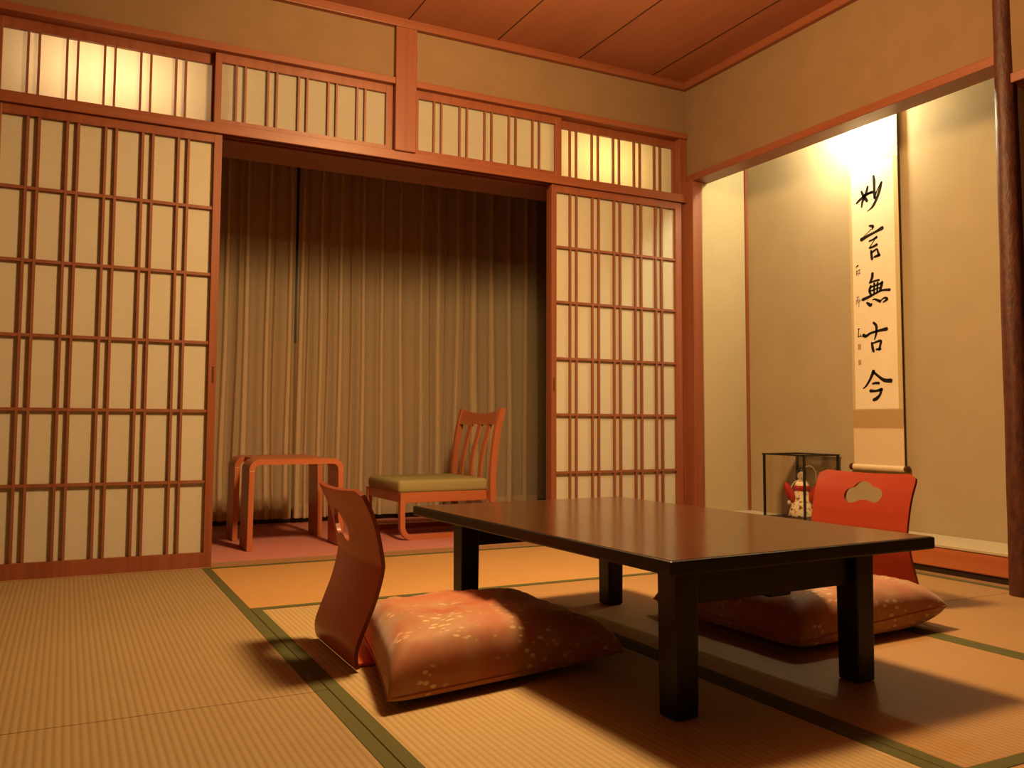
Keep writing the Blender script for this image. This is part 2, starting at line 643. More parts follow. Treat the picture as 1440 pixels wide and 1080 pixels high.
# upper rail over the transoms, and the short post hanging between them
box_struct('trim_12', 'trim_x', -1.2, 3.172, 3.930, 4.06, 2.287, 2.320, bevel=0.003)
box_struct('trim_13', 'trim_z', 1.381, 1.491, 3.925, 4.05, 1.955, 2.578, bevel=0.004)
# the main grooved head rail over the sliding screens
bm = BM()
add_box(bm, -1.2, 3.172, 3.938, 3.952, 1.912, 1.958, 0.002)
add_box(bm, -1.2, 3.172, 3.952, 4.068, 1.924, 1.958)
add_box(bm, -1.2, 3.172, 3.986, 3.994, 1.914, 1.926)
add_box(bm, -1.2, 3.172, 4.028, 4.068, 1.912, 1.926)
struct('trim_14', bm, 'trim_x')
# closing post at the corner end of the screens, post at the left end
bm = BM()
add_box(bm, 3.128, 3.176, 3.946, 4.04, 1.956, 2.290, 0.002)
add_box(bm, 3.146, 3.176, 3.966, 4.04, 0.0, 1.926, 0.002)
struct('trim_15', bm, 'trim_z')
box_struct('trim_16', 'trim_z', -0.41, -0.304, 3.935, 4.06, -0.03, 2.578, bevel=0.003)
# grooved threshold
bm = BM()
add_box(bm, -0.39, 3.172, 3.945, 4.068, -0.05, -0.004)
for y0, y1 in ((3.945, 3.957), (3.986, 3.994), (4.028, 4.068)):
    add_box(bm, -0.39, 3.172, y0, y1, -0.03, 0.002)
struct('trim_17', bm, 'threshold')
# veranda behind the screens
box_struct('floor_veranda', 'subfloor', -0.7, 3.95, 4.05, 5.9, -0.10, -0.014)
box_struct('wall_veranda_left', 'plaster', -0.7, -0.6, 4.05, 5.9, -0.05, 2.5)
box_struct('wall_veranda_right', 'plaster', 3.85, 3.95, 3.96, 5.9, -0.05, 2.5)
box_struct('wall_veranda_inner', 'plaster', 3.176, 3.95, 3.976, 4.06, -0.05, 2.5)
box_struct('wall_veranda_inner_left', 'plaster', -0.7, -0.39, 4.056, 4.10, -0.05, 2.5)
box_struct('ceiling_veranda', 'trim_x', -0.7, 3.95, 4.05, 5.9, 2.42, 2.5)
box_struct('wall_veranda_window', 'lining', -0.7, 3.95, 5.62, 5.70, -0.05, 2.5)
box_struct('trim_21', 'black', 1.300, 1.322, 5.612, 5.64, 1.15, 2.42)  # black strip stands in for the unlit gap between the window blinds
box_struct('baseboard_veranda', 'black', -0.6, 3.85, 5.50, 5.62, -0.014, 0.075)
# light box added behind the transoms to keep its lamps off the curtains
box_struct('trim_18', 'trim_x', -0.39, 3.176, 4.068, 4.30, 1.914, 1.934)
box_struct('trim_19', 'trim_x', -0.39, 3.176, 4.285, 4.30, 1.934, 2.42)

# ------------------------------------------------------------------ sliding screens and transoms
PAIRS = [(0.0715 + 0.1447 * k, 0.1125 + 0.1447 * k) for k in range(5)]   # from the left edge of the paper field


def screen(name, x0, x1, px0, px1, y, z0, z1, zb, zt, hbars, paper, p0, f, bar=0.0105, pull=None):
    """frame mesh with lattice, paper (and pull) as its parts"""
    t = 0.030
    bm = BM()
    add_box(bm, x0, px0, y, y + t, z0, z1, 0.0015)
    add_box(bm, px1, x1, y, y + t, z0, z1, 0.0015)
    add_box(bm, px0 - 0.001, px1 + 0.001, y + 0.001, y + t - 0.001, z0, zb)
    add_box(bm, px0 - 0.001, px1 + 0.001, y + 0.001, y + t - 0.001, zt, z1)
    fr = struct(name, bm, 'trim_z')
    bm = BM()
    for a, b in PAIRS:
        for c in (a, b):
            xc = p0 + c * f
            add_box(bm, xc - bar / 2, xc + bar / 2, y + 0.004, y + 0.019, zb - 0.001, zt + 0.001)
    for z in hbars:
        add_box(bm, px0 - 0.001, px1 + 0.001, y + 0.005, y + 0.0195, z - 0.0065, z + 0.0065)
    obj('lattice', bm, 'lattice_z', fr)
    bm = BM()
    yy = y + 0.0205
    vs = [bm.verts.new(p) for p in ((px0 - 0.004, yy, zb - 0.004), (px1 + 0.004, yy, zb - 0.004), (px1 + 0.004, yy, zt + 0.004), (px0 - 0.004, yy, zt + 0.004))]
    bm.faces.new(vs)
    obj('paper', bm, paper, fr)
    if pull is not None:
        bm = BM()
        add_box(bm, pull - 0.0045, pull + 0.0045, y - 0.002, y + 0.004, 0.80, 0.875, 0.0015)
        obj('pull', bm, 'metal', fr)
    return fr


HB = (1.576, 1.279, 0.976, 0.677, 0.370)
screen('door_1', -0.303, 0.580, -0.274, 0.546, 3.956, 0.002, 1.922, 0.066, 1.872, HB, 'shoji', -0.2515, 1.0, pull=0.566)
screen('door_2', 2.278, 3.146, 2.309, 3.103, 3.956, 0.002, 1.922, 0.066, 1.872, HB, 'shoji', 2.3276, 0.984, pull=2.293)
screen('door_3', -0.303, 0.570, -0.272, 0.540, 3.996, 0.002, 1.922, 0.066, 1.872, HB, 'shoji', -0.252, 1.0)
screen('door_4', 2.285, 3.146, 2.316, 3.103, 3.996, 0.002, 1.922, 0.066, 1.872, HB, 'shoji', 2.330, 0.984)
screen('window_1', -0.312, 0.560, -0.284, 0.535, 3.996, 1.958, 2.287, 1.978, 2.243, (), 'transom', -0.2635, 0.9943, bar=0.0095)
screen('window_2', 0.543, 1.381, 0.572, 1.345, 3.962, 1.958, 2.287, 1.984, 2.246, (), 'transom', 0.567, 0.976, bar=0.0095)
screen('window_3', 1.491, 2.342, 1.516, 2.305, 3.962, 1.958, 2.287, 1.984, 2.246, (), 'transom', 1.532, 0.978, bar=0.0095)
screen('window_4', 2.320, 3.146, 2.348, 3.120, 3.996, 1.958, 2.287, 1.978, 2.243, (), 'transom', 2.350, 0.986, bar=0.0095)

# ------------------------------------------------------------------ tatami mats
BW = 0.034


def tatami(label, x0, x1, y0, y1, along='y', mat='tatami', borders=(1, 1)):
    """a mat and its two cloth borders on the long sides"""
    cx, cy = (x0 + x1) / 2, (y0 + y1) / 2
    rz = 0 if along == 'y' else PI / 2
    W, L = ((x1 - x0), (y1 - y0)) if along == 'y' else ((y1 - y0), (x1 - x0))
    t = thing('tatami_mat', label, 'tatami mat', (cx, cy, -0.03), rz, 'tatami mats on the floor')
    g = 0.0012
    bm = BM()
    add_box(bm, -W / 2 + g, W / 2 - g, -L / 2 + g, L / 2 - g, 0, 0.030, 0.0022)
    obj('mat_body', bm, mat, t)
    for s, on in zip((-1, 1), borders):
        if not on:
            continue
        bm = BM()
        xa = s * (W / 2 - g)
        xb = s * (W / 2 - BW)
        add_box(bm, min(xa, xb), max(xa, xb), -L / 2 + g, L / 2 - g, 0.029, 0.0313, 0.0006, 1)
        obj('border', bm, 'border', t)
    return t


tatami('tatami mat at far left in front of the closed left paper screen', -0.347, 0.573, 2.045, 3.944, 'y', 'tatami_dimmed')
tatami('tatami mat nearest the camera at bottom left, beyond the cross seam', -0.347, 0.573, 0.145, 2.045, 'y', 'tatami_dimmed')
tatami('tatami mat lying crosswise along the open doorway to the curtained veranda', 0.573, 2.352, 3.0, 3.944, 'x', 'tatami_orange')
tatami('tatami mat under the left orange cushion and left half of the low table', 0.573, 1.461, 1.073, 3.0)
tatami('tatami mat under the right half of the low table and right cushion', 1.461, 2.352, 1.073, 3.0, 'y', 'tatami_tan')
tatami('tatami mat at right back in front of the hanging scroll alcove', 2.352, 3.277, 2.092, 3.885, 'y', 'tatami_tan')
tatami('tatami mat at the right edge of the photo by the dark log pillar', 2.352, 3.277, 0.19, 2.092, 'y', 'tatami_tan')
tatami('tatami mat lying crosswise at the bottom right corner of the photo', 0.573, 2.352, 0.145, 1.073, 'x', 'tatami_tan')

# ------------------------------------------------------------------ low table
TR = rad(2.4)
table = thing('low_table', 'low black lacquered table with brown top standing in the middle of the mats', 'table', (1.463, 2.055, 0.0014), TR)
bm = BM()
add_box(bm, -0.415, 0.415, -0.645, 0.645, 0.327, 0.3565, 0.004)
tt = obj('tabletop', bm, 'lacquer', table)
tt['label'] = 'glossy brown table top with black edge'
bm = BM()
add_box(bm, -0.409, 0.409, -0.639, 0.639, 0.3555, 0.3575, 0.0008, 1)
obj('top_surface', bm, 'lacquer_top', tt)
for sx in (-1, 1):
    for sy in (-1, 1):
        bm = BM()
        cx, cy = sx * 0.285, sy * 0.512
        add_box(bm, cx - 0.032, cx + 0.032, cy - 0.032, cy + 0.032, 0.0, 0.3275, 0.004)
        for v in bm.verts:
            k = 1 - v.co.z / 0.327
            v.co.x += (cx - v.co.x) * 0.06 * k
            v.co.y += (cy - v.co.y) * 0.06 * k
        obj('leg', bm, 'lacquer', table)
for s in (-1, 1):
    bm = BM()
    add_box(bm, -0.254, 0.254, s * 0.512 - 0.012, s * 0.512 + 0.012, 0.236, 0.328, 0.002)
    obj('apron', bm, 'lacquer', table)
    bm = BM()
    add_box(bm, s * 0.285 - 0.012, s * 0.285 + 0.012, -0.481, 0.481, 0.297, 0.328, 0.002)
    obj('apron', bm, 'lacquer', table)

bm = BM()
add_box(bm, 0.005, 0.075, -0.500, -0.476, 0.222, 0.262, 0.004)
obj('latch', bm, 'lacquer', table)

# ------------------------------------------------------------------ legless floor chairs
def spline(pts, n):
    """Catmull-Rom through 2-D points"""
    P = [Vector((p[0], p[1], 0)) for p in pts]
    P = [P[0] * 2 - P[1]] + P + [P[-1] * 2 - P[-2]]
    out = []
    for i in range(1, len(P) - 2):
        for k in range(n):
            t = k / n
            a, b, c, d = P[i - 1:i + 3]
            q = 0.5 * ((2 * b) + (c - a) * t + (2 * a - 5 * b + 4 * c - d) * t * t + (3 * b - a - 3 * c + d) * t ** 3)
            out.append((q.x, q.y))
    out.append((pts[-1][0], pts[-1][1]))
    return out


CLOUD = [(790, 612), (799, 572), (833, 549), (868, 541), (896, 516), (940, 507), (975, 520), (1000, 555), (1034, 574), (1047, 610),
         (1041, 655), (1012, 678), (975, 671), (936, 649), (888, 648), (850, 660), (815, 652)]


def make_floor_chair(label, loc, rz, hy, hz, hs, ply):
    t = thing('floor_chair', label, 'floor chair', loc, rz, 'legless floor chairs at the table')
    prof = [(0.004, 0.009), (-0.001, 0.028), (0.001, 0.060), (0.023, 0.117), (0.047, 0.178), (0.064, 0.245), (0.063, 0.283), (0.041, 0.375), (0.002, 0.459)]
    cur = spline(prof, 6)
    # arc length and normals
    S = [0.0]
    for a, b in zip(cur, cur[1:]):
        S.append(S[-1] + math.hypot(b[0] - a[0], b[1] - a[1]))
    L = S[-1]
    HW, th, cr = 0.203, 0.011, 0.030
    NY = 24
    bm = BM()
    front, back = [], []
    for i, (x, z) in enumerate(cur):
        a = cur[max(i - 1, 0)]
        b = cur[min(i + 1, len(cur) - 1)]
        d = Vector((b[0] - a[0], b[1] - a[1])).normalized()
        n = Vector((d.y, -d.x))          # towards the sitter
        rest = L - S[i]
        hw = HW - 0.010 * (1 - S[i] / L)
        if rest < cr:
            hw -= cr - math.sqrt(max(0.0, cr * cr - (cr - rest) ** 2))
        rf, rb = [], []
        for k in range(NY + 1):
            y = -hw + 2 * hw * k / NY
            dish = -0.018 * (1 - (y / HW) ** 2) * min(1, S[i] / 0.2)
            rf.append(bm.verts.new((x + n.x * (th / 2 + dish), y, z + n.y * (th / 2 + dish))))
            rb.append(bm.verts.new((x + n.x * (-th / 2 + dish), y, z + n.y * (-th / 2 + dish))))
        front.append(rf)
        back.append(rb)
    edge_faces = []
    for i in range(len(cur) - 1):
        for k in range(NY):
            bm.faces.new((front[i][k], front[i][k + 1], front[i + 1][k + 1], front[i + 1][k]))
            bm.faces.new((back[i][k], back[i + 1][k], back[i + 1][k + 1], back[i][k + 1]))
        for k in (0, NY):
            edge_faces.append(bm.faces.new((front[i][k], front[i + 1][k], back[i + 1][k], back[i][k])))
    for row in (0, -1):
        for k in range(NY):
            edge_faces.append(bm.faces.new((front[row][k], front[row][k + 1], back[row][k + 1], back[row][k])))
    for f in edge_faces:
        f.material_index = 1
    bk = obj('backrest', bm, ply, t)
    bk.data.materials.append(M['ply_edge'])
    # cloud-shaped hand hole, cut right through
    cb = BM()
    cl = []
    for x, yv in CLOUD:
        cl.append(((x - 918) / 4.8 * 0.0029 * hs - hy, hz - (yv - 593) / 4.8 * 0.00225 * hs))
    cl = spline(cl + [cl[0]], 5)[:-1]
    a = [cb.verts.new((-0.15, -y, z)) for y, z in cl]
    b = [cb.verts.new((0.25, -y, z)) for y, z in cl]
    for k in range(len(cl)):
        f = cb.faces.new((a[k], a[(k + 1) % len(cl)], b[(k + 1) % len(cl)], b[k]))
    cb.faces.new(a)
    cb.faces.new(list(reversed(b)))
    cut = obj('hole_cutter', cb, 'ply_edge', t)
    md = bk.modifiers.new('hole', 'BOOLEAN')
    md.operation = 'DIFFERENCE'
    md.object = cut
    md.solver = 'EXACT'
    try:
        md.material_mode = 'TRANSFER'
    except Exception:
        pass
    dg = bpy.context.evaluated_depsgraph_get()
    me = bpy.data.meshes.new_from_object(bk.evaluated_get(dg))
    bk.modifiers.clear()
    bk.data = me
    bpy.data.objects.remove(cut)
    me.polygons.foreach_set('use_smooth', [True] * len(me.polygons))
    try:
        me.set_sharp_from_angle(angle=rad(40))
    except Exception:
        pass
    # bent seat sheet lying on the mats
    bm = BM()
    add_box(bm, 0.010, 0.40, -0.150, 0.195, 0.0014, 0.012, 0.004)
    obj('seat', bm, ply, t)
    return t


make_floor_chair('red-brown floor chair left of the low table, seen from the side', (0.672, 2.34, 0.0), 0.0, 0.078, 0.345, 1.08, 'brown_ply')
make_floor_chair('red floor chair behind the low table before the alcove, cloud-shaped hole facing us', (2.632, 2.245, 0.0), PI + rad(4.5), 0.0, 0.383, 1.0, 'red_ply')

# ------------------------------------------------------------------ floor cushions
def cushion(label, corners, zc, top, seed, pin, pw):
    """pillow over a four-cornered plan; corners FL, FR, BR, BL in world x, y; zc their seam heights"""
    c = [Vector((x, y, 0)) for x, y in corners]
    cen = (c[0] + c[1] + c[2] + c[3]) / 4
    n = 44
    bm = BM()

    def plan(u, v):
        a, b = (u + 1) / 2, (v + 1) / 2
        # edges drawn in between the corners
        uu = u * (1 - pin[1 if u > 0 else 0] * (1 - v * v))
        vv = v * (1 - pin[3 if v > 0 else 2] * (1 - u * u))
        a, b = (uu + 1) / 2, (vv + 1) / 2
        p = (c[0] * (1 - a) + c[1] * a) * (1 - b) + (c[3] * (1 - a) + c[2] * a) * b
        zz = (zc[0] * (1 - a) + zc[1] * a) * (1 - b) + (zc[3] * (1 - a) + zc[2] * a) * b
        return p - cen, zz

    def q(t):     # crowd the rows near the rim
        return math.sin(t * PI / 2)

    up, dn = {}, {}
    for i in range(n + 1):
        for j in range(n + 1):
            u, v = q(-1 + 2 * i / n), q(-1 + 2 * j / n)
            p, sz = plan(u, v)
            f = max(0.0, (1 - abs(u) ** pw[1 if u > 0 else 0]) * (1 - abs(v) ** pw[3 if v > 0 else 2])) ** 0.37
            rim = (1 - f) ** 2
            wr = 0.012 * noise.noise(Vector((p.x * 8 + seed, p.y * 8, 1.7))) + 0.008 * noise.noise(Vector((p.x * 24, p.y * 24 + seed, 4.1)))
            # pleats pulling in from the rim
            an = math.atan2(v, u)
            wr += 0.016 * rim * f * 6 * noise.noise(Vector((math.cos(an) * 7 + seed, math.sin(an) * 7, 0)))
            hz = sz + (top - sz) * f * (1 + 0.10 * u * 0 ) + wr * f
            lo = sz - (sz - 0.014) * min(1.0, f * 1.35)
            vt = bm.verts.new((p.x, p.y, hz))
            up[i, j] = vt
            if i in (0, n) or j in (0, n):
                dn[i, j] = vt
            else:
                dn[i, j] = bm.verts.new((p.x, p.y, min(lo, hz - 0.002)))
    for i in range(n):
        for j in range(n):
            bm.faces.new((up[i, j], up[i + 1, j], up[i + 1, j + 1], up[i, j + 1]))
            bm.faces.new((dn[i, j], dn[i, j + 1], dn[i + 1, j + 1], dn[i + 1, j]))
    seam_pts = []
    for i in range(n + 1):
        seam_pts.append(up[i, 0].co.copy())
    for j in range(1, n + 1):
        seam_pts.append(up[n, j].co.copy())
    for i in range(n - 1, -1, -1):
        seam_pts.append(up[i, n].co.copy())
    for j in range(n - 1, 0, -1):
        seam_pts.append(up[0, j].co.copy())
    o = obj('floor_cushion', bm, 'brocade', smooth='all', loc=(cen.x, cen.y, 0.0))
    tag(o, label, 'cushion', 'orange floor cushions')
    bm = BM()
    add_tube(bm, seam_pts + [seam_pts[0]], 0.0028, 6)
    obj('seam', bm, 'brocade_plain', o, smooth='all')
    return o


cushion('orange brocade cushion on the left floor chair, lit, with pale petal flecks',
        [(0.640, 1.818), (1.335, 1.935), (1.275, 2.44), (0.765, 2.44)], (0.030, 0.030, 0.05, 0.05), 0.160, 3.0, (0.03, 0.05, 0.0, 0.06), (9, 2.2, 8, 2.6))
cushion('orange cushion on the right floor chair behind the table leg, mostly in shadow',
        [(1.790, 1.762), (2.452, 1.806), (2.50, 2.385), (1.765, 2.38)], (0.040, 0.072, 0.06, 0.05), 0.160, 11.0, (0.03, 0.06, 0.02, 0.06), (7, 3.0, 7, 3))

# ------------------------------------------------------------------ veranda: carpet, side table, chair, curtains
bm = BM()
add_box(bm, -0.6, 3.85, 4.068, 5.50, -0.014, 0.0, 0.003)
tag(obj('carpet', bm, 'carpet'), 'pink carpet covering the veranda floor beyond the doorway', 'carpet')

st = thing('side_table', 'bentwood side table with rounded corners on the pink carpet, left of the chair', 'side table', (1.0415, 4.66, 0.0))
HX, ZT, TH, RC = 0.2225, 0.446, 0.027, 0.040


def bent_path(z_end):
    pts = [(-HX, z_end)]
    pts += [(x, z) for x, z in arc(-HX + RC, ZT - RC, RC, 180, 90, 8)]
    pts += [(x, z) for x, z in arc(HX - RC, ZT - RC, RC, 90, 0, 8)]
    pts += [(HX, z_end)]
    return pts


bm = BM()
for s in (-1, 1):
    add_sweep(bm, [(x, s * 0.205, z - TH / 2) for x, z in bent_path(ZT - RC - 0.004)], 0.200, TH, (0, 1, 0))
add_box(bm, -HX + RC, HX - RC, -0.106, 0.106, ZT - TH, ZT - 0.0005)
obj('tabletop', bm, 'bent_x', st, smooth=True)
for sx in (-1, 1):
    for sy in (-1, 1):
        bm = BM()
        yc = sy * 0.205
        x0, x1 = sx * HX - TH / 2, sx * HX + TH / 2
        add_box(bm, x0, x1, yc - 0.100, yc + 0.100, 0.0, ZT - RC - TH / 2 - 0.004, 0.002)
        for v in bm.verts:
            v.co.x += sx * 0.005 * (1 - v.co.z / 0.38)
        obj('leg', bm, 'bent_z', st)

ch = thing('veranda_chair', 'low wooden chair with olive green seat and slatted back on the carpet', 'chair', (1.88, 4.695, 0.0), rad(1.0))
bm = BM()
add_box(bm, -0.278, 0.262, -0.258, 0.258, 0.247, 0.319, 0.022, 4)
for v in bm.verts:
    if v.co.z > 0.30:
        v.co.z += 0.010 * (1 - (v.co.x / 0.28) ** 2) * (1 - (v.co.y / 0.26) ** 2)
obj('seat_cushion', bm, 'seat_cloth', ch, smooth=True)
bm = BM()
add_box(bm, -0.262, 0.270, -0.252, -0.228, 0.196, 0.252, 0.003)
add_box(bm, -0.262, 0.270, 0.228, 0.252, 0.196, 0.252, 0.003)
add_box(bm, -0.272, -0.248, -0.252, 0.252, 0.200, 0.252, 0.003)
add_box(bm, 0.250, 0.274, -0.252, 0.252, 0.196, 0.252, 0.003)
add_box(bm, -0.26, 0.26, -0.24, 0.24, 0.240, 0.2485)
obj('seat_frame', bm, 'bent_x', ch)
for s in (-1, 1):
    path = [(-0.262, 0.252), (-0.264, 0.15), (-0.262, 0.065)] + arc(-0.207, 0.067, 0.053, 180, 270, 7)[1:] + [(0.30, 0.014)]
    bm = BM()
    add_sweep(bm, [(x, s * 0.268, z) for x, z in path], 0.032, 0.028, (0, 1, 0))
    obj('sled_leg', bm, 'bent_x', ch, smooth=True)
    bp = spline([(0.300, 0.028), (0.288, 0.14), (0.283, 0.26), (0.288, 0.40), (0.312, 0.58), (0.345, 0.715)], 5)
    bm = BM()
    add_sweep(bm, [(x, s * 0.262, z) for x, z in bp], 0.030, [0.036][0], (0, 1, 0))
    obj('back_post', bm, 'bent_z', ch, smooth=True)
bm = BM()
tw = []
NT = 16
for k in range(NT + 1):
    y = -0.248 + 0.496 * k / NT
    c = (1 - (y / 0.25) ** 2)
    x = 0.018 * c
    zt_, zb_ = 0.708 - 0.020 * c, 0.622 + 0.000 * c
    rr = []
    for z, sx in ((zb_, 0.321), (zt_, 0.343)):
        for d in (-0.010, 0.010):
            rr.append(bm.verts.new((sx + x + d, y, z)))
    tw.append(rr)
for a, b in zip(tw, tw[1:]):
    for i, j in ((0, 1), (1, 3), (3, 2), (2, 0)):
        bm.faces.new((a[i], a[j], b[j], b[i]))
bm.faces.new((tw[0][0], tw[0][1], tw[0][3], tw[0][2]))
bm.faces.new((tw[-1][2], tw[-1][3], tw[-1][1], tw[-1][0]))
obj('top_rail', bm, 'bent_y', ch, smooth=True)
for y in (-0.125, 0.0, 0.125):
    c = (1 - (y / 0.25) ** 2)
    sp = spline([(0.262, 0.23), (0.270, 0.32), (0.287, 0.45), (0.321 + 0.018 * c, 0.628)], 5)
    bm = BM()
    add_sweep(bm, [(x, y, z) for x, z in sp], [0.036 + 0.012 * k / (len(sp) - 1) for k in range(len(sp))], 0.011, (0, 1, 0))
    obj('slat', bm, 'bent_z', ch, smooth=True)


def curtain(label, x0, x1, ridges, y, z0, z1, seed):
    """pinch-pleated sheer: narrow folds stand out at the given places and open out lower down"""
    rows = 16
    bm = BM()
    grid = []
    lines = []
    ridges_big = set(ridges)
    rnd = random.Random(int(seed))
    small = []
    ss = sorted(ridges)
    for a_, b_ in zip(ss, ss[1:]):
        if b_ - a_ > 0.08:
            if rnd.random() < 0.55:
                small.append(a_ + (b_ - a_) * rnd.uniform(0.3, 0.7))
    rs = sorted(list(ridges) + small)
    for r in range(rows + 1):
        t = r / rows                      # 0 bottom, 1 top
        z = z0 + (z1 - z0) * t
        line = []

        def base(x):
            return y + 0.012 * noise.noise(Vector((x * 3.1 + seed, z * 0.8, 2.2))) + (1 - t) * 0.018 * math.sin(x * 23 + seed + 0.9 * math.sin(z * 1.3))

        edges = [x0] + rs + [x1]
        for i in range(len(edges) - 1):
            a, b = edges[i], edges[i + 1]
            steps = 3
            for k in range(steps):
                u = k / steps
                ww = 0.018
                xa = a + (ww if i > 0 else 0)
                xb = b - (ww if i < len(edges) - 2 else 0)
                x = xa + (xb - xa) * (k + 0.5) / steps
                line.append((x, base(x)))
            if i < len(edges) - 2:
                big = edges[i + 1] in ridges_big
                h = abs(noise.noise(Vector((b * 7, seed, 0))))
                if big:
                    wid = 0.0085 + 0.024 * (1 - t) * (0.2 + 2.2 * h * h + 0.6 * h)
                else:
                    wid = 0.0004 + 0.012 * max(0.0, 0.75 - t) * (0.4 + 1.6 * h)
                sh = (0.030 * noise.noise(Vector((b * 5 + seed, z * 0.8, 7.0)))) * (1.0 - t)
                yb = base(b)
                # cloth doubled back on itself: three layers lie over one another
                for dx, dy in ((0.2, 0.0), (0.8, 0.3), (1.0, 0.45), (0.8, 0.6), (-0.8, 0.9), (-1.0, 1.0), (-0.8, 1.1), (0.7, 1.35), (0.9, 1.45), (0.7, 1.55), (-0.7, 1.8), (-0.9, 1.9), (-0.7, 2.0), (0.8, 2.2), (1.4, 0.9)):
                    line.append((b + sh + wid * dx, yb - 0.020 * dy))
        lines.append(line)
        grid.append([bm.verts.new((x, yy, z)) for x, yy in line])
    for a, b in zip(grid, grid[1:]):
        for k in range(len(a) - 1):
            bm.faces.new((a[k], a[k + 1], b[k + 1], b[k]))
    o = obj('sheer_curtain', bm, 'sheer', smooth='all')
    tag(o, label, 'curtain', 'sheer curtains of the veranda')
    # folded hem and heading tape
    for nm, za, zb, off in (('hem', z0, z0 + 0.085, 0.003), ('heading', z1 - 0.07, z1, 0.003)):
        hb = BM()
        cs = lines[0] if nm == 'hem' else lines[-1]
        lo = [hb.verts.new((x, yy + off, za)) for x, yy in cs]
        hi = [hb.verts.new((x, yy + off, zb)) for x, yy in cs]
        for k in range(len(cs) - 1):
            hb.faces.new((lo[k], lo[k + 1], hi[k + 1], hi[k]))
        obj(nm, hb, 'sheer', o, smooth='all')
    return o


YC = 5.43
curtain('narrow sheer curtain at the left, hanging behind the side table', 0.30, 1.262,
        [0.42, 0.54, 0.68, 0.838, 0.955, 1.095, 1.222], YC, 0.035, 2.345, 1.0)
curtain('wide sheer curtain behind the slatted chair, right of the dark gap', 1.276, 3.02,
        [1.306, 1.425, 1.552, 1.696, 1.828, 1.952, 2.106, 2.224, 2.370, 2.495, 2.630, 2.764, 2.902], YC + 0.006, 0.035, 2.345, 4.0)
bm = BM()
add_box(bm, -0.6, 3.85, YC - 0.012, YC + 0.016, 2.346, 2.376, 0.003)
cr = obj('curtain_rail', bm, 'trim_x')
tag(cr, 'brown curtain rail above the sheer curtains', 'curtain rail')
bm = BM()
add_box(bm, -0.6, 3.85, YC - 0.016, YC + 0.02, 2.376, 2.42)
struct('trim_20', bm, 'trim_x')

# dark drape drawn together and tied at the right end
bm = BM()
rings = []
for r in range(25):
    z = 0.04 + 2.30 * r / 24
    tz = abs(z - 1.0)
    hw = 0.040 + 0.085 * min(1.0, (tz / 1.1)) ** 0.8
    cx = 3.095 + 0.045 * min(1.0, tz / 1.2)
    ring = []
    for k in range(60):
        a = 2 * PI * k / 60
        fold = 1 + 0.16 * math.sin(a * 9 + 0.6 * math.sin(z * 2)) * (0.5 + 0.5 * min(1, tz))
        ring.append(bm.verts.new((cx + hw * fold * math.cos(a), 5.28 + 0.032 * fold * math.sin(a), z)))
    rings.append(ring)
for a, b in zip(rings, rings[1:]):
    for k in range(60):
        bm.faces.new((a[k], a[(k + 1) % 60], b[(k + 1) % 60], b[k]))
dr = obj('drape', bm, 'drape', smooth='all')
tag(dr, 'dark drape gathered and tied beside the right edge of the doorway', 'curtain')
bm = BM()
pts = [(3.095 + 0.050 * math.cos(2 * PI * k / 24), 5.28 + 0.044 * math.sin(2 * PI * k / 24), 1.0 + 0.010 * math.sin(2 * PI * k / 24)) for k in range(25)]
add_sweep(bm, pts, 0.035, 0.004, (0, 0, 1))
obj('tieback', bm, 'lining', dr)
bm = BM()
add_box(bm, 2.9, 3.40, 5.262, 5.298, 2.34, 2.42, 0.004)
tag(obj('drape_rail', bm, 'trim_x'), 'short brown rail carrying the tied dark drape', 'curtain rail')

# ------------------------------------------------------------------ hanging scroll in the alcove
SX = 3.560
scroll = thing('hanging_scroll', 'hanging scroll with five large black brush characters on the alcove wall', 'scroll', (SX, 2.968, 0.44))


def rect_yz(name, mat, x, y0, y1, z0, z1, parent, t=0.0012, base=(SX, 2.968, 0.44), taper=0.0):
    bm = BM()
    add_box(bm, x - base[0], x - base[0] + t, y0 - base[1], y1 - base[1], z0 - base[2], z1 - base[2])
    return obj(name, bm, mat, parent)


SY0, SY1 = 2.822, 3.117
rect_yz('mounting_cloth', 'scroll_cloth', SX + 0.0006, SY0, SY1, 0.43, 2.30, scroll)
rect_yz('brocade_band', 'scroll_band', SX - 0.0004, SY0 + 0.0003, SY1 - 0.0003, 0.615, 0.706, scroll, 0.001)
for a, b in ((SY0 + 0.0003, 2.846), (3.100, SY1 - 0.0003)):
    rect_yz('side_strip', 'scroll_side', SX - 0.0004, a, b, 0.706, 1.94, scroll, 0.001)
pp = rect_yz('calligraphy_paper', 'scroll_paper', SX - 0.0008, 2.846, 3.100, 0.709, 1.937, scroll, 0.0014)
bm = BM()
add_tube(bm, [(0.002, SY0 - 2.968 - 0.002, -0.020), (0.002, SY1 - 2.968 + 0.002, -0.020)], 0.0145, 18)
ro = obj('roller', bm, 'scroll_cloth', scroll, smooth=True)
for s, yy in ((-1, SY0 - 0.002), (1, SY1 + 0.002)):
    bm = BM()
    add_tube(bm, [(0.002, yy - 2.968 + s * d, -0.020) for d in (0, 0.003, 0.004, 0.018, 0.021)], [0.010, 0.010, 0.0155, 0.0165, 0.012], 18)
    obj('knob', bm, 'knob', ro, smooth=True)
bm = BM()
add_tube(bm, [(0.0, SY0 - 2.968 - 0.004, 1.862), (0.0, SY1 - 2.968 + 0.004, 1.862)], 0.007, 12)
obj('top_rod', bm, 'knob', scroll, smooth=True)
bm = BM()
add_tube(bm, [(0.0, -0.09, 1.868), (0.018, 0.0, 1.945), (0.0, 0.09, 1.868)], 0.0022, 6)
add_tube(bm, [(0.018, 0.0, 1.945), (0.0255, 0.0, 1.945)], 0.003, 6)
obj('hanging_cord', bm, 'knob', scroll)

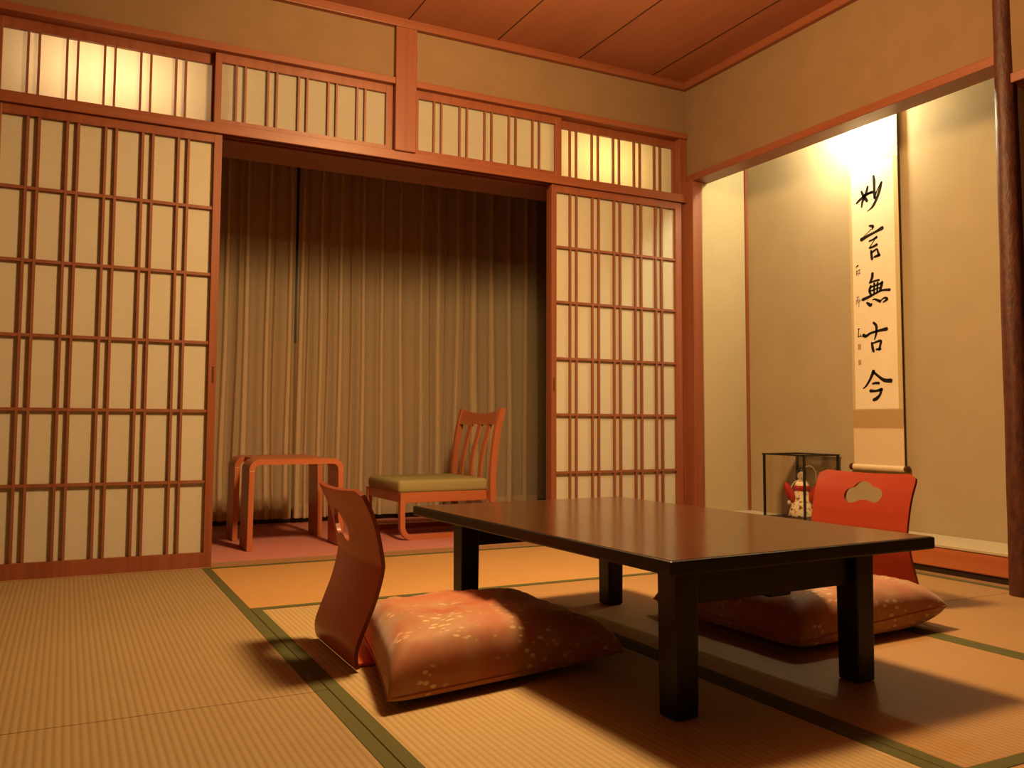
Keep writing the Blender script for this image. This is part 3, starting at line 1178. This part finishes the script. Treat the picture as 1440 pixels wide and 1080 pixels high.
STROKES = {
'subtle': [[(3.0356,1.811,0.0047),(3.0281,1.7931,0.0061),(3.0144,1.7728,0.007),(3.0041,1.7572,0.0061)],[(2.9978,1.8264,0.0052),(3.0063,1.8007,0.0061),(3.0217,1.7745,0.0056),(3.0325,1.7548,0.0052),(3.0371,1.7321,0.0033)],[(3.0668,1.7592,0.0043),(3.0457,1.772,0.0057),(3.0141,1.786,0.0056),(2.9857,1.7934,0.0047),(2.9689,1.7978,0.0023)],[(2.9613,1.8727,0.0047),(2.9581,1.8476,0.0065),(2.9582,1.8032,0.006),(2.9571,1.7623,0.006)],[(2.9964,1.7922,0.0042),(2.9763,1.793,0.0056),(2.9598,1.7872,0.0023)],[(2.9148,1.8292,0.0046),(2.9249,1.7974,0.006),(2.9412,1.7618,0.006),(2.9636,1.7273,0.0056),(2.9823,1.7119,0.0033),(3.005,1.7037,0.0009)],[(2.9571,1.7641,0.0032),(2.9385,1.8007,0.0028),(2.917,1.8279,0.0037)]],
'say': [[(2.9919,1.6268,0.0037),(2.972,1.62,0.006),(2.9757,1.6077,0.0032)],[(3.042,1.5661,0.0075),(3.0027,1.5774,0.0056),(2.9552,1.5896,0.0051),(2.9177,1.6006,0.0078)],[(3.028,1.5804,0.0009),(3.0051,1.592,0.0014),(2.9835,1.6073,0.0019)],[(2.9939,1.5496,0.0037),(2.9727,1.554,0.0037),(2.9515,1.5611,0.0055)],[(2.9538,1.5597,0.0018),(2.9787,1.5346,0.0019),(2.9926,1.5157,0.0023)],[(2.9937,1.515,0.0042),(2.9737,1.5169,0.0046),(2.9514,1.524,0.0055)],[(2.9853,1.4976,0.0046),(2.9836,1.4773,0.0056),(2.9808,1.4582,0.006)],[(2.9821,1.4896,0.0042),(2.9521,1.501,0.0041),(2.9448,1.4867,0.0046),(2.9397,1.4711,0.0055)],[(2.9662,1.4646,0.0042),(2.9376,1.4698,0.006)]],
'nothing': [[(2.98,1.3825,0.006),(2.9833,1.3621,0.006),(2.9978,1.3387,0.0037)],[(2.9978,1.3392,0.0032),(2.9717,1.3437,0.0037),(2.9426,1.346,0.0041)],[(2.9922,1.3207,0.0051),(3.0006,1.2996,0.0056),(2.9922,1.279,0.0046)],[(2.9709,1.3316,0.0046),(2.9733,1.2844,0.0037)],[(2.9511,1.3334,0.0041),(2.9545,1.2879,0.0037)],[(2.924,1.3313,0.0055),(2.9299,1.3129,0.0059),(2.9381,1.2912,0.0046)],[(2.9945,1.3164,0.0037),(2.9569,1.3222,0.0037),(2.9241,1.3295,0.0041)],[(2.9995,1.2957,0.0028),(2.9629,1.3028,0.0032),(2.9355,1.3073,0.0027)],[(3.0409,1.2601,0.0061),(3.0081,1.2681,0.0056),(2.9579,1.2837,0.0041),(2.9251,1.2921,0.0041),(2.8824,1.289,0.0054)],[(3.0167,1.2403,0.0042),(2.9969,1.2272,0.0074),(2.9868,1.233,0.0023)],[(2.9841,1.2511,0.0018),(2.9697,1.253,0.0037),(2.9395,1.2391,0.0059)],[(2.9395,1.24,0.0023),(2.9127,1.2531,0.0036),(2.8974,1.2448,0.0054),(2.9203,1.2321,0.0027)]],
'ancient': [[(3.0412,1.0787,0.0074),(3.0272,1.0742,0.006),(2.9962,1.0871,0.0046),(2.9467,1.0945,0.005),(2.9057,1.0988,0.0072)],[(2.9794,1.1362,0.005),(2.9645,1.1191,0.0059),(2.9655,1.0834,0.005),(2.9762,1.0532,0.0027)],[(2.9932,1.0362,0.0046),(2.9893,1.0143,0.006),(2.9843,0.9951,0.0055)],[(2.9899,1.0341,0.0032),(2.9416,1.0439,0.005),(2.9432,1.0244,0.005),(2.9503,1.0008,0.0045)],[(2.9666,1.0029,0.0037),(2.9437,1.004,0.005)]],
'now': [[(2.9864,0.8948,0.0071),(3.0072,0.8581,0.0053),(3.0295,0.8282,0.0041),(3.0501,0.8123,0.0024)],[(2.9906,0.895,0.0053),(2.959,0.87,0.0053),(2.9249,0.8487,0.007),(2.8875,0.8448,0.008)],[(2.9937,0.834,0.0035),(2.9774,0.8369,0.0047),(2.9571,0.8361,0.0052)],[(3.006,0.7991,0.0065),(2.9735,0.7981,0.0047),(2.9413,0.804,0.0064)],[(2.9427,0.8029,0.0058),(2.9517,0.7788,0.0052),(2.9717,0.7606,0.007),(2.9888,0.754,0.0059)]],
'inscription': [[(3.0787,1.4312,0.0024),(3.0671,1.4379,0.0028)],[(3.0782,1.4065,0.0012),(3.0631,1.4136,0.0012),(3.0539,1.415,0.0012)],[(3.0758,1.4118,0.0009),(3.0775,1.3894,0.0014)],[(3.0677,1.4125,0.0009),(3.0673,1.3841,0.0012)],[(3.0773,1.396,0.0009),(3.0623,1.3984,0.0009),(3.0545,1.3934,0.0009)],[(3.0585,1.4129,0.0009),(3.0568,1.3928,0.0012)],[(3.0793,1.2763,0.0012),(3.0666,1.2775,0.0012)],[(3.0821,1.2578,0.0012),(3.0693,1.2618,0.0012)],[(3.0736,1.2755,0.0009),(3.0825,1.2399,0.0012)],[(3.0646,1.2687,0.0009),(3.0669,1.2248,0.0012)],[(3.0754,1.2485,0.0009),(3.0523,1.2597,0.0012)],[(3.0755,1.114,0.0019),(3.0663,1.1141,0.0019)],[(3.0709,1.1136,0.0016),(3.0753,1.0747,0.0021)],[(3.0753,1.0747,0.0021),(3.0627,1.0773,0.0019),(3.0549,1.0738,0.0019)],[(3.0624,1.0885,0.0012),(3.056,1.0739,0.0012)]],
}



WS = 1.35


def brush(name, strokes, x, parent, base=(SX, 2.968, 0.44)):
    """brush strokes as round-ended ribbons of changing width, in the plane of the scroll"""
    bm = BM()
    for st_ in strokes:
        pts = []
        P = [Vector(p) for p in st_]
        if len(P) > 2:
            E_ = [P[0] * 2 - P[1]] + P + [P[-1] * 2 - P[-2]]
            for i in range(1, len(E_) - 2):
                a, b, c, d = E_[i - 1:i + 3]
                for k in range(5):
                    t = k / 5
                    pts.append(0.5 * ((2 * b) + (c - a) * t + (2 * a - 5 * b + 4 * c - d) * t * t + (3 * b - a - 3 * c + d) * t ** 3))
            pts.append(P[-1])
        else:
            pts = [P[0].lerp(P[1], k / 4) for k in range(5)]
        L, R = [], []
        for i, p in enumerate(pts):
            d = pts[min(i + 1, len(pts) - 1)] - pts[max(i - 1, 0)]
            d = Vector((d.x, d.y)).normalized()
            n = Vector((-d.y, d.x)) * max(0.0005, p.z * WS)
            L.append((p.x + n.x, p.y + n.y))
            R.append((p.x - n.x, p.y - n.y))

        def cap(p, q, sgn):
            d = Vector((p.x - q.x, p.y - q.y)).normalized()
            a0 = math.atan2(d.y, d.x)
            return [(p.x + p.z * WS * math.cos(a0 + t), p.y + p.z * WS * math.sin(a0 + t)) for t in (sgn * (-PI / 2 + PI * k / 7) for k in range(1, 7))]

        ring = L + cap(pts[-1], pts[-2], -1) + list(reversed(R)) + cap(pts[0], pts[1], -1)
        front = [bm.verts.new((x - base[0], y - base[1], z - base[2])) for y, z in ring]
        # quads down the middle, fans at both ends
        n = len(L)
        l, e1, r_, e0 = front[:n], front[n:n + 6], front[n + 6:2 * n + 6], front[2 * n + 6:]
        r_ = list(reversed(r_))
        for i in range(n - 1):
            bm.faces.new((l[i], l[i + 1], r_[i + 1], r_[i]))
        bm.faces.new([l[-1]] + e1 + [r_[-1]])
        bm.faces.new([r_[0]] + e0 + [l[0]])
    return obj(name, bm, 'ink', parent)


for nm in ('subtle', 'say', 'nothing', 'ancient', 'now'):
    brush('brush_character', STROKES[nm], SX - 0.0013, pp)
for a, b in ((0, 6), (6, 11), (11, 15)):
    brush('small_inscription', STROKES['inscription'][a:b], SX - 0.0013, pp)
for y0, y1, z0, z1 in ((3.0600, 3.0775, 1.0085, 1.0370), (3.0610, 3.0765, 0.9310, 0.9570)):
    bm = BM()
    xx = -0.0014
    # square seal with a cut-out pattern of fine bars
    add_box(bm, xx, xx + 0.0006, y0 - 2.968, y0 - 2.968 + 0.002, z0 - 0.44, z1 - 0.44)
    add_box(bm, xx, xx + 0.0006, y1 - 2.968 - 0.002, y1 - 2.968, z0 - 0.44, z1 - 0.44)
    for k in range(6):
        z = z0 - 0.44 + (z1 - z0) * (k + 0.2) / 6
        add_box(bm, xx, xx + 0.0006, y0 - 2.968 + 0.002, y1 - 2.968 - 0.002, z, z + (z1 - z0) / 9)
    obj('seal', bm, 'seal', pp)

# ------------------------------------------------------------------ glass case and doll in the alcove
CX0, CX1, CY0, CY1, CZ0, CZ1 = 3.318, 3.566, 3.216, 3.508, 0.130, 0.478
ccx, ccy = (CX0 + CX1) / 2, (CY0 + CY1) / 2
case = thing('glass_case', 'glass display case with thin black frame in the alcove corner', 'display case', (ccx, ccy, CZ0))
hx, hy, hz = (CX1 - CX0) / 2, (CY1 - CY0) / 2, CZ1 - CZ0
bm = BM()
add_box(bm, -hx, hx, -hy, hy, 0.0, 0.018, 0.002)
obj('base', bm, 'dark_wood', case)
b = 0.0105
for sx in (-1, 1):
    for sy in (-1, 1):
        bm = BM()
        x0, y0 = sx * (hx - b / 2 - 0.0005), sy * (hy - b / 2 - 0.0005)
        add_box(bm, x0 - b / 2, x0 + b / 2, y0 - b / 2, y0 + b / 2, 0.016, hz - 0.002, 0.001)
        obj('corner_bar', bm, 'black', case)
bm = BM()
for s in (-1, 1):
    add_box(bm, -hx - 0.002, hx + 0.002, s * (hy - 0.004) - 0.006, s * (hy - 0.004) + 0.006, hz - 0.008, hz, 0.001)
    add_box(bm, s * (hx - 0.004) - 0.006, s * (hx - 0.004) + 0.006, -hy, hy, hz - 0.008, hz, 0.001)
obj('top_frame', bm, 'black', case)
for nm, bx in (('pane', (-hx + 0.004, -hx + 0.006, -hy + 0.009, hy - 0.009, 0.018, hz - 0.008)),
               ('pane', (hx - 0.006, hx - 0.004, -hy + 0.009, hy - 0.009, 0.018, hz - 0.008)),
               ('pane', (-hx + 0.009, hx - 0.009, -hy + 0.004, -hy + 0.006, 0.018, hz - 0.008)),
               ('pane', (-hx + 0.009, hx - 0.009, hy - 0.006, hy - 0.004, 0.018, hz - 0.008)),
               ('pane', (-hx + 0.009, hx - 0.009, -hy + 0.009, hy - 0.009, hz - 0.006, hz - 0.004))):
    bm = BM()
    add_box(bm, *bx)
    obj(nm, bm, 'glass', case)

doll = thing('doll', 'small doll in patterned white kimono with red sleeves inside the glass case', 'doll', (3.448, 3.362, CZ0 + 0.018), rad(-45))


def ellipsoid(bm, c, r, seg=18, rings=12, rot=None, shape=None):
    vs = []
    for i in range(rings + 1):
        th = PI * i / rings
        row = []
        for k in range(seg):
            ph = 2 * PI * k / seg
            p = Vector((r[0] * math.sin(th) * math.cos(ph), r[1] * math.sin(th) * math.sin(ph), r[2] * math.cos(th)))
            if shape:
                p = shape(p)
            if rot:
                p = rot @ p
            row.append(bm.verts.new(p + Vector(c)))
        vs.append(row)
    for a, b_ in zip(vs, vs[1:]):
        for k in range(seg):
            bm.faces.new((a[k], a[(k + 1) % seg], b_[(k + 1) % seg], b_[k]))
    bmesh.ops.remove_doubles(bm, verts=bm.verts[:], dist=1e-5)


bm = BM()
prof = [(0.062, 0.0), (0.066, 0.010), (0.058, 0.05), (0.046, 0.10), (0.036, 0.135), (0.040, 0.155), (0.034, 0.180), (0.014, 0.196)]
add_lathe(bm, prof, 28)
for v in bm.verts:
    a = math.atan2(v.co.y, v.co.x)
    k = 1 + 0.07 * math.sin(a * 6) * max(0, 1 - v.co.z / 0.14)
    v.co.x *= k
    v.co.y *= 0.8 * k
obj('kimono', bm, 'kimono', doll, smooth='all')
for s in (-1, 1):
    bm = BM()
    rt = Matrix.Rotation(s * rad(24), 3, 'Y')
    ellipsoid(bm, (s * 0.058, -0.008, 0.122), (0.022, 0.030, 0.062), rot=rt)
    obj('sleeve', bm, 'doll_red', doll, smooth='all')
    bm = BM()
    ellipsoid(bm, (s * 0.064, -0.030, 0.075), (0.010, 0.010, 0.013), 10, 8)
    obj('hand', bm, 'doll_face', doll, smooth='all')
bm = BM()
add_lathe(bm, [(0.0385, 0.138), (0.0415, 0.142), (0.0425, 0.160), (0.040, 0.164)], 24)
for v in bm.verts:
    v.co.y *= 0.84
obj('sash', bm, 'doll_red', doll, smooth='all')
bm = BM()
ellipsoid(bm, (0, -0.004, 0.216), (0.0215, 0.0225, 0.027))
hd = obj('head', bm, 'doll_face', doll, smooth='all')
for s in (-1, 1):
    bm = BM()
    ellipsoid(bm, (s * 0.008, -0.0252, 0.217), (0.0030, 0.0015, 0.0014), 8, 6)
    obj('eye', bm, 'doll_hair', hd)
bm = BM()
ellipsoid(bm, (0, -0.0250, 0.2055), (0.0032, 0.0015, 0.0014), 8, 6)
obj('mouth', bm, 'doll_red', hd)
bm = BM()
ellipsoid(bm, (0, 0.004, 0.226), (0.0255, 0.0245, 0.0275))
ellipsoid(bm, (0, 0.012, 0.250), (0.014, 0.014, 0.012), 12, 8)
obj('hair', bm, 'doll_hair', doll, smooth='all')
# pale ribbon held up in an arch beside the head
bm = BM()
rp = [(0.010, 0.004, 0.246), (0.022, -0.004, 0.262), (0.040, -0.008, 0.268), (0.058, -0.010, 0.258), (0.070, -0.012, 0.236), (0.072, -0.014, 0.205), (0.066, -0.018, 0.172)]
add_sweep(bm, rp, 0.020, 0.004, (0, 1, 0))
obj('ribbon', bm, 'doll_pale', doll, smooth='all')
bm = BM()
add_sweep(bm, [(-0.020, 0.0, 0.190), (-0.036, -0.010, 0.182), (-0.050, -0.016, 0.160), (-0.058, -0.018, 0.140)], 0.018, 0.004, (0, 1, 0))
obj('collar', bm, 'doll_pale', doll, smooth='all')
